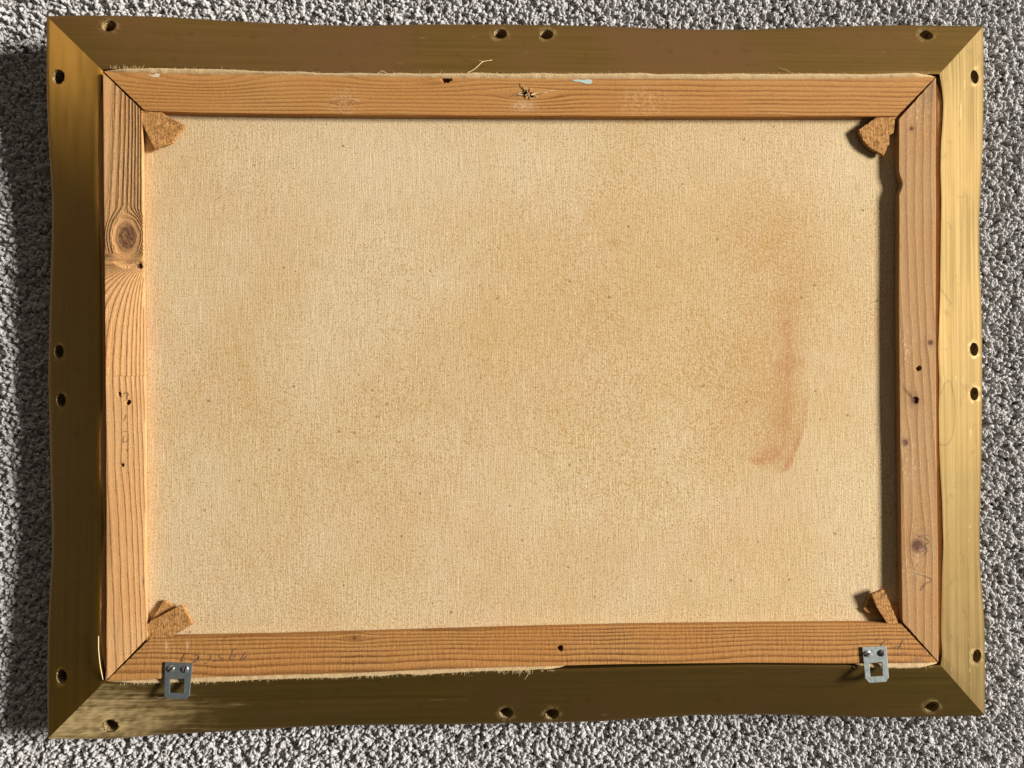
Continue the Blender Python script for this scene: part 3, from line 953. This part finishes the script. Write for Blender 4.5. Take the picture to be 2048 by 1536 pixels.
# warm bounce off the left bar, painted into the canvas tone
rd = rd + 0.16 * np.exp(-((PX - 288) / 22.0) ** 2)
mot = 0.5 * vnoise(PX / 40, PY / 40, 91) + 0.3 * vnoise(PX / 9, PY / 9, 92)
st = np.clip(1.15 * st * (1 + 0.9 * mot) + 0.05, 0, 1)
rd = np.clip(1.0 * rd * (1 + 1.2 * mot), 0, 1)
fattr(me, 'stain', np.concatenate([st.ravel(), np.zeros(nv)]))
cl_ = 0.55 * vnoise(PX / 190, PY / 190, 93) + 0.4 * vnoise(PX / 80, PY / 110, 94) + 0.25 * vnoise(PX / 35, PY / 60, 95)
pale = np.clip(0.15 + g(800, 330, 230, 160, 0.6) + g(760, 680, 260, 190, 0.55) + g(1130, 340, 150, 90, 0.3) + 1.1 * cl_, 0, 0.9)
tan = np.clip(g(480, 640, 110, 260, 0.35) + g(1130, 620, 260, 190, 0.45) + g(1450, 500, 200, 230, 0.5) + g(600, 980, 160, 160, 0.2) - 0.9 * cl_ + 0.02, 0, 0.7)
fattr(me, 'pale', np.concatenate([pale.ravel(), np.zeros(nv)]))
fattr(me, 'tan', np.concatenate([tan.ravel(), np.zeros(nv)]))
fattr(me, 'red', np.concatenate([rd.ravel(), np.zeros(nv)]))
cv = link('canvas', me, M['canvas'], art)

# ---- raw canvas edge turned up round the stretcher, in the rebate
def fold(bar_edge, ridge_edge, horizontal, k0, k1, lift, depth, inner_trim=0.0, edge_jit=0.8, seed=0):
    a0, a1, fa = poly(bar_edge, horizontal)
    b0, b1, fb = poly(ridge_edge, horizontal)
    n_ = int((k1 - k0) / 3)
    K = np.linspace(k0, k1, n_)
    A = fa(np.clip(K, a0, a1)); B = fb(np.clip(K, b0, b1))
    sgn = np.sign(np.mean(B - A))
    jit = (vnoise(K / 3.0, K * 0, seed + 1) * 1.0 + vnoise(K / 40.0, K * 0, seed + 2) * 3.0) * edge_jit
    A = A - sgn * 1.5
    B = B + sgn * (inner_trim + jit)
    rows = []
    ts = np.linspace(0, 1, 7)
    for t in ts:
        vv = A * (1 - t) + B * t
        zz_ = depth + (lift - depth) * math.sin(t * math.pi / 2) ** 0.8 - 0.0006 * (t == 1)
        zz_ = zz_ + 0.0005 * vnoise(K / 12.0, K * 0 + t, seed + 3)
        end = np.clip(np.minimum(K - k0, k1 - K) / 40.0, 0, 1) ** 0.6
        vv = A + (vv - A) * (0.1 + 0.9 * end); zz_ = (depth - 0.002) + (zz_ - depth + 0.002) * end
        rows.append(unproject(K, vv, zz_) if horizontal else unproject(vv, K, zz_))
    top = np.stack(rows, 1)
    bot = top - np.array([0, 0, 0.0012])
    V = np.concatenate([top.reshape(-1, 3), bot.reshape(-1, 3)])
    m = n_ * 7
    Fc = grid_faces(n_, 7) + grid_faces(n_, 7, m, True)
    for i in range(n_ - 1):
        for j in (0, 6):
            Fc.append((i * 7 + j, (i + 1) * 7 + j, (i + 1) * 7 + j + m, i * 7 + j + m))
    for i in (0, n_ - 1):
        for j in range(6):
            Fc.append((i * 7 + j, i * 7 + j + 1, i * 7 + j + 1 + m, i * 7 + j + m))
    me = mesh('canvas_edge', V, Fc)
    orient(me)
    return link('canvas_edge', me, M['edge' if horizontal else 'edge_shaded'], art), K, B


fT, kT, bT = fold(BO_T, RG_T, True, 206, 1868, Z_RIDGE + 0.0014, 0.0575, 1.5, 0.9, 10)
fold(BO_B, RG_B, True, 214, 1130, Z_RIDGE + 0.0010, 0.0572, 1.5, 1.2, 20)
fold(BO_B, RG_B, True, 1705, 1876, Z_RIDGE + 0.0010, 0.0572, 3.0, 1.2, 30)
fold(BO_L, RG_L, False, 165, 1350, 0.0568, 0.0545, -0.5, 0.4, 40)
fold(BO_R, RG_R, False, 165, 1318, 0.0562, 0.0545, -0.5, 0.4, 50)

# ---- frayed threads along the turned edge (uncountable fuzz)
V, Fc = [], []


def add_tube(pts, r, sides=4):
    v, f = tube_mesh('t', pts, r, sides)
    b = len(V)
    V.extend(v); Fc.extend(tuple(i + b for i in q) for q in f)


def fray(edge, horizontal, k0, k1, n_, sgn, lo, hi):
    a0, a1, fa = poly(edge, horizontal)
    for _ in range(n_):
        k = random.uniform(k0, k1)
        e = float(fa(k)) + sgn * 1.0
        L_ = random.uniform(lo, hi) * (2.0 if random.random() < 0.08 else 1)
        dk = random.uniform(-0.8, 0.8) * L_
        bend = random.uniform(-2, 2)
        pts = []
        for q in range(4):
            t = q / 3
            kk, vv = k + dk * t + bend * t * t, e + sgn * L_ * t
            z = Z_RIDGE + 0.001 + 0.0012 * t
            pts.append(unproject(kk, vv, z) if horizontal else unproject(vv, kk, z))
        add_tube(pts, 0.00013)


fray(RG_T, True, 206, 1860, 150, -1, 1.5, 4)
fray(RG_T, True, 215, 290, 16, -1, 3, 8)
fray(RG_B, True, 240, 1110, 170, 1, 1.5, 5)
fray(RG_B, True, 980, 1060, 22, 1, 3, 9)
fray(RG_B, True, 1700, 1870, 30, 1, 2, 6)
fz = link('frayed_threads', mesh('frayed_threads', V, Fc), M['thread'], art)
fz['kind'] = 'stuff'


def thread(pts, z0, z1, r=0.00022, name='loose_thread', mat=None, parent=art):
    p = np.array(pts, float)
    n_ = 24
    tt = np.linspace(0, len(p) - 1, n_)
    q = np.stack([np.interp(tt, np.arange(len(p)), p[:, k]) for k in (0, 1)], -1)
    for _ in range(2):
        q[1:-1] = (q[:-2] + 2 * q[1:-1] + q[2:]) / 4
    z = np.linspace(z0, z1, n_) + 0.0004 * np.sin(np.linspace(0, 5, n_))
    v, f = tube_mesh(name, unproject(q[:, 0], q[:, 1], z), r, 5, taper=False)
    return link(name, mesh(name, v, f), mat or M['thread'], parent)


th = thread([(936, 145), (950, 138), (962, 126), (966, 123), (984, 120)], Z_RIDGE + 0.002, 0.0545, 0.00026)
thread([(958, 121), (966, 123), (972, 122)], 0.0555, 0.0550, 0.0002)
thread([(755, 147), (765, 141), (770, 145), (777, 148)], Z_RIDGE + 0.002, Z_RIDGE + 0.002, 0.0002)
thread([(1050, 1358), (1056, 1349), (1060, 1342)], 0.0585, Z_RIDGE + 0.002, 0.00022)
thread([(370, 1366), (360, 1378), (352, 1386)], Z_RIDGE + 0.001, 0.0560, 0.00022)
thread([(310, 1394), (320, 1396), (334, 1393)], 0.0545, 0.0550, 0.00026)
thread([(197, 1272), (197, 1300), (200, 1330), (206, 1360)], 0.0595, 0.0590, 0.0004)
thread([(1558, 136), (1570, 139), (1580, 144)], 0.0560, Z_RIDGE + 0.001, 0.00018)

# ---- corner wedges: torn pieces of hardboard driven into the mitre slots
def wedge(poly_px, corner, tip, z_root, z_tip, thick, label):
    p = np.array(poly_px, float)
    c, t = np.array(corner, float), np.array(tip, float)
    ax = t - c; L2 = (ax ** 2).sum()
    # resample outline so that it can be a little ragged
    pts = []
    for a_, b_ in zip(p, np.roll(p, -1, 0)):
        n_ = max(2, int(np.hypot(*(b_ - a_)) / 3))
        for q in range(n_):
            w = a_ + (b_ - a_) * q / n_
            if q:
                w = w + RNG.normal(0, 0.35, 2)
            pts.append(w)
    pts = np.array(pts)
    u = np.clip(((pts - c) @ ax) / L2, -0.3, 1.1)
    z = z_root + (z_tip - z_root) * u
    top = unproject(pts[:, 0], pts[:, 1], z)
    bot = top.copy(); bot[:, 2] -= thick
    n_ = len(pts)
    cen = top.mean(0); shr = cen + (top - cen) * 0.97; shr[:, 2] = top[:, 2]
    low = top.copy(); low[:, 2] -= 0.0004
    bm = bmesh.new()
    r0 = [bm.verts.new(v) for v in shr]; r1 = [bm.verts.new(v) for v in low]; r2 = [bm.verts.new(v) for v in bot]
    bm.faces.new(r0); bm.faces.new(r2[::-1])
    for i in range(n_):
        j = (i + 1) % n_
        bm.faces.new((r1[i], r1[j], r0[j], r0[i]))
        bm.faces.new((r2[i], r2[j], r1[j], r1[i]))
    bmesh.ops.recalc_face_normals(bm, faces=bm.faces)
    me = bpy.data.meshes.new('corner_wedge'); bm.to_mesh(me); bm.free()
    ob = link('corner_wedge', me, M['board'], art, smooth=False)
    ob['label'] = label
    return ob


wedge([(283, 216), (321, 216), (324, 225), (338, 234.5), (370, 250), (356, 269), (345, 285), (325, 292), (309, 299), (290, 261), (283, 240)],
      (288, 223), (345, 280), 0.0592, 0.0578, 0.0030, 'torn wedge with a pointed side tip, below the pine bar with the thread')
wedge([(1752, 235), (1762, 229), (1796, 229), (1790, 240), (1788, 265), (1779, 270), (1779, 287), (1767, 311), (1758, 306), (1736, 293), (1725, 279), (1717, 259.5)],
      (1797, 235), (1735, 290), 0.0590, 0.0578, 0.0032, 'wide rough wedge casting a shadow on the canvas')
wedge([(300, 1244), (327, 1201), (338, 1206.6), (350, 1213.6), (345, 1235), (312, 1262)], (298, 1277), (340, 1210), 0.0572, 0.0556, 0.0025,
      'half hidden wedge lying under the broad oblong one')
wedge([(288, 1254), (301, 1241.7), (364, 1209), (385.5, 1249), (342.5, 1273.7), (330, 1279), (292, 1282)], (297, 1277), (385, 1235), 0.0598, 0.0592, 0.0030,
      'broad oblong wedge lying on another one')
wedge([(1742, 1187), (1726, 1218), (1733.5, 1225), (1767.5, 1236), (1798, 1246), (1800, 1214), (1782, 1205), (1760, 1200)], (1804, 1248), (1730, 1205), 0.0560, 0.0548, 0.0022,
      'dark wedge behind the narrow upright one')
wedge([(1743.4, 1188), (1767.5, 1179), (1776, 1196.5), (1799, 1252), (1778, 1252), (1753, 1213.6)], (1804, 1248), (1755, 1184), 0.0590, 0.0598, 0.0028,
      'narrow strip-like wedge standing over another one')

# ---- hanger plates
def hanger(outline, window, screws, z, label, zinc):
    bm = bmesh.new()
    T = 0.0013
    for zz_, flip in ((z + T, False), (z, True)):
        o_ = unproject([p[0] for p in outline], [p[1] for p in outline], z + T); o_[:, 2] = zz_
        w_ = unproject([p[0] for p in window], [p[1] for p in window], z + T); w_[:, 2] = zz_
        ov = [bm.verts.new(v) for v in o_]; wv = [bm.verts.new(v) for v in w_]
        es = [bm.edges.new((ov[i], ov[(i + 1) % len(ov)])) for i in range(len(ov))]
        es += [bm.edges.new((wv[i], wv[(i + 1) % len(wv)])) for i in range(len(wv))]
        bmesh.ops.triangle_fill(bm, use_beauty=True, use_dissolve=False, edges=es)
        if not flip:
            top = (ov, wv)
        else:
            for a_, b_ in zip(top, (ov, wv)):
                for i in range(len(a_)):
                    j = (i + 1) % len(a_)
                    bm.faces.new((a_[i], a_[j], b_[j], b_[i]))
    bmesh.ops.recalc_face_normals(bm, faces=bm.faces)
    me = bpy.data.meshes.new('hanger_plate'); bm.to_mesh(me); bm.free()
    pl = link('hanger_plate', me, zinc, art, smooth=False)
    bv = pl.modifiers.new('soft_edge', 'BEVEL'); bv.width = 0.0003; bv.segments = 2; bv.limit_method = 'ANGLE'
    pl['label'] = label
    for (sx, sy, ang, mat) in screws:
        c = unproject(sx, sy, z + T)
        bm = bmesh.new()
        rings = []
        S = 20
        for rr, hh in ((0.0031, -0.0002), (0.0031, 0.0003), (0.0026, 0.0010), (0.0016, 0.0014)):
            rings.append([bm.verts.new((rr * math.cos(2 * math.pi * k / S), rr * math.sin(2 * math.pi * k / S), hh)) for k in range(S)])
        for r0, r1 in zip(rings, rings[1:]):
            for k in range(S):
                bm.faces.new((r0[k], r0[(k + 1) % S], r1[(k + 1) % S], r1[k]))
        bm.faces.new(rings[-1]); bm.faces.new(rings[0][::-1])
        me = bpy.data.meshes.new('screw'); bm.to_mesh(me); bm.free()
        sc_ = link('screw', me, mat, pl)
        sc_.location = c; sc_.rotation_euler[2] = ang
        # slot cut by boolean
        cm = bpy.data.meshes.new('slot')
        bm = bmesh.new(); bmesh.ops.create_cube(bm, size=1.0)
        bmesh.ops.scale(bm, vec=(0.0080, 0.0011, 0.0018), verts=bm.verts)
        bmesh.ops.translate(bm, vec=(0, 0, 0.0013), verts=bm.verts)
        bm.to_mesh(cm); bm.free()
        cut = bpy.data.objects.new('slot', cm); COL.objects.link(cut)
        cut.location = c; cut.rotation_euler[2] = ang
        mo = sc_.modifiers.new('slot', 'BOOLEAN'); mo.object = cut; mo.solver = 'EXACT'
        dg = bpy.context.evaluated_depsgraph_get()
        new = bpy.data.meshes.new_from_object(sc_.evaluated_get(dg))
        sc_.modifiers.clear(); sc_.data = new
        bpy.data.objects.remove(cut)
        new.materials.append(M['dark'])
        for pf in new.polygons:      # slot faces coloured dark in place of the shade inside
            if abs(pf.center.y) < 0.0006 and abs(pf.center.x) < 0.0029 and 0.0001 < pf.center.z < 0.00125:
                pf.material_index = len(new.materials) - 1
        bm = bmesh.new(); bm.from_mesh(new)
        for e in bm.edges:
            if len(e.link_faces) == 2 and e.calc_face_angle(0) > 0.5:
                e.smooth = False
        bm.to_mesh(new); bm.free()


hanger([(329.5, 1324.5), (384.5, 1327), (378.6, 1392), (371, 1399), (333, 1397.6), (328, 1391)],
       [(340, 1358), (368, 1358), (367, 1387), (339, 1386)],
       [(342, 1337.5, 0.7, M['screw']), (370.5, 1338.5, 1.35, M['screw'])], Z_BAR + 0.0004, 'dull hanger plate with two bright screws, near the pencil figures', M['zinc'])
hanger([(1724.6, 1294.6), (1773.4, 1292.6), (1778, 1355.6), (1772, 1364), (1738.8, 1366), (1730.7, 1357.6)],
       [(1738.8, 1326.3), (1764, 1324.4), (1765.6, 1352), (1741.2, 1354)],
       [(1735, 1307, 0.5, M['screw']), (1763, 1306, 0.9, M['screw_dark'])], Z_BAR + 0.0004, 'hanger plate with one bright and one blackened screw', M['zinc_b'])

# ---- pencil writing as flat strokes on the wood
def strokes(lines, w, parent, name='pencil_writing', mat=None):
    V, Fc = [], []
    z = Z_BAR + 0.00028
    for ln in lines:
        p = np.array(ln, float)
        n_ = max(3, len(p) * 4)
        tt = np.linspace(0, len(p) - 1, n_)
        q = np.stack([np.interp(tt, np.arange(len(p)), p[:, k]) for k in (0, 1)], -1)
        q[1:-1] = (q[:-2] + 2 * q[1:-1] + q[2:]) / 4
        d = np.gradient(q, axis=0); d /= np.linalg.norm(d, axis=1)[:, None] + 1e-9
        nrm = np.stack([-d[:, 1], d[:, 0]], -1)
        ww = w * (0.65 + 0.5 * np.sin(np.linspace(0.3, 2.9, n_)))[:, None]
        for sgn in (-1, 1):
            pass
        l_, r_ = q - nrm * ww / 2, q + nrm * ww / 2
        b = len(V)
        for i in range(n_):
            V.append(unproject(l_[i, 0], l_[i, 1], z)); V.append(unproject(r_[i, 0], r_[i, 1], z))
        for i in range(n_ - 1):
            k = b + 2 * i
            Fc.append((k, k + 1, k + 3, k + 2))
    return link(name, mesh(name, V, Fc), mat or M['pencil'], parent, smooth=False)


zb = lambda pts: [(340 + x / 11.378, 1285 + y / 11.378) for x, y in pts]
zr = lambda pts: [(1720 + x / 14.63, 1270 + y / 14.63) for x, y in pts]
strokes([zb(l) for l in (
    [(330, 265), (312, 310), (288, 360), (268, 400), (252, 428), (275, 425), (310, 405)],
    [(560, 305), (610, 290), (650, 300), (655, 330), (630, 370), (580, 402), (530, 408), (495, 395), (488, 375)],
    [(655, 320), (650, 360), (610, 410), (560, 445), (515, 460)],
    [(890, 300), (925, 305), (935, 330), (915, 370), (895, 405), (885, 428)], [(790, 462), (815, 476), (850, 462)],
    [(1200, 265), (1150, 275), (1112, 300), (1112, 325), (1150, 340), (1192, 352), (1180, 380), (1140, 408), (1070, 420), (1010, 430), (965, 434)],
    [(1525, 150), (1490, 138), (1450, 148), (1428, 190), (1402, 260), (1378, 320), (1360, 362), (1385, 392), (1405, 415), (1425, 395)],
    [(1425, 290), (1465, 268), (1500, 268), (1490, 305), (1460, 330)],
    [(1708, 222), (1690, 265), (1655, 320), (1615, 375), (1582, 415)],
    [(1745, 298), (1720, 335), (1685, 370), (1640, 395), (1595, 408)])], 1.9, bar_b)
strokes([zr(l) for l in (
    [(520, 105), (495, 145), (475, 185)], [(605, 330), (635, 275), (680, 215), (725, 175), (790, 160), (860, 185)],
    [(1265, 150), (1235, 215), (1200, 285), (1160, 350), (1125, 430)], [(1000, 375), (1060, 345), (1130, 328), (1225, 328)],
    [(1115, 547), (1200, 540), (1290, 520), (1380, 525)])], 1.3, bar_b)
zl = lambda pts: [(200 + x / 9.6, 770 + y / 9.6) for x, y in pts]
strokes([zl(l) for l in (
    [(455, 175), (480, 148), (520, 140), (548, 165), (545, 200), (515, 225), (530, 250), (530, 280)],
    [(365, 165), (400, 200), (425, 225), (395, 240)],
    [(455, 895), (500, 890), (548, 885)], [(548, 930), (545, 1000), (540, 1085), (480, 1090), (455, 1110), (450, 1040), (465, 970)],
    [(500, 560), (490, 620), (455, 700)], [(510, 1240), (540, 1230), (530, 1280)])], 0.9, bar_l)
zq = lambda pts: [(1730 + x / 3.84, 1060 + y / 3.84) for x, y in pts]
strokes([zq(l) for l in (
    [(358, 318), (400, 338), (455, 352), (505, 372), (516, 384), (500, 402), (468, 410), (440, 438), (424, 460), (440, 464), (456, 440), (466, 414)],
    [(392, 42), (440, 36), (498, 40), (430, 46), (412, 50), (470, 58), (500, 92), (452, 126), (482, 142), (440, 166)],
    [(470, 120), (484, 160), (450, 196)])], 0.9, bar_r, 'pencil_scribble')

def smear(outline, name, mat):
    p = np.array(outline, float)
    pts = np.concatenate([a_ + (b_ - a_) * np.linspace(0, 1, 6)[:-1, None] for a_, b_ in zip(p, np.roll(p, -1, 0))])
    pts = pts + RNG.normal(0, 0.35, pts.shape)
    v = unproject(pts[:, 0], pts[:, 1], Z_BAR + 0.00026)
    c = v.mean(0)
    V = [c] + list(v)
    n_ = len(v)
    return link(name, mesh(name, V, [(0, 1 + k, 1 + (k + 1) % n_) for k in range(n_)]), mat, bar_t, smooth=False)


smear([(1143, 160), (1155, 159), (1168, 160), (1176, 158.5), (1184, 159.5), (1184, 165), (1181, 168), (1170, 167), (1160, 164), (1150, 163)], 'blue_paint_smear', M['blue'])
smear([(296, 148), (306, 150), (313, 146), (320, 149), (317, 156), (308, 154), (299, 152)], 'white_smear', M['smear'])

# ---- splinters round the torn screw hole
V, Fc = [], []
for (x0, y0, x1, y1, lift) in ((1046, 187, 1022, 192, .0012), (1048, 184, 1028, 188, .0010), (1050, 183, 1044, 165, .0016), (1055, 183, 1052, 171, .0018), (1060, 184, 1064, 175, .0014),
                               (1064, 188, 1110, 180, .0010), (1062, 190, 1096, 184, .0014), (1058, 192, 1064, 199, .0012), (1052, 192, 1054, 197, .0012), (1066, 190, 1076, 194, .0010),
                               (1047, 190, 1034, 189, .0018), (1056, 187, 1048, 192, .0014), (1054, 184, 1060, 190, .0014)):
    pts = [unproject(x0 + (x1 - x0) * t, y0 + (y1 - y0) * t, Z_BAR - 0.0006 + (lift + 0.0006) * math.sin(t * 2.2)) for t in (0, .35, .7, 1)]
    add_tube(pts, 0.00042, 5)
sp = link('splintered_wood', mesh('splintered_wood', V, Fc), M['edge'], bar_t)
sp['kind'] = 'stuff'

# ================================================================== STRAY HAIRS on the gold rail
def rail_z(px, x_ridge=1881.0, x_out=1965.0):
    t = np.clip((px - x_ridge) / (x_out - x_ridge), 0, 1)
    return Z_RIDGE + (Z_OUT - Z_RIDGE) * t + 0.0010


def hair(pts, name, label):
    p = np.array(pts, float)
    n_ = 40
    tt = np.linspace(0, len(p) - 1, n_)
    q = np.stack([np.interp(tt, np.arange(len(p)), p[:, k]) for k in (0, 1)], -1)
    for _ in range(3):
        q[1:-1] = (q[:-2] + 2 * q[1:-1] + q[2:]) / 4
    v, f = tube_mesh(name, unproject(q[:, 0], q[:, 1], rail_z(q[:, 0])), 0.0001, 5, taper=False)
    ob = link(name, mesh(name, v, f), M['hair'])
    ob['label'] = label; ob['category'] = 'hair'
    ob['group'] = 'stray hairs on the bright rail'


hair([(1884, 790), (1888, 772), (1900, 757), (1906, 775), (1910, 800), (1911, 830), (1908, 865), (1900, 887), (1890, 892), (1880, 886)], 'stray_hair', 'long dark hair curled in a loop on the bright gold rail')
hair([(1882, 576), (1890, 588), (1898, 600), (1904, 607)], 'stray_hair', 'short straight dark hair on the bright gold rail above the loop')
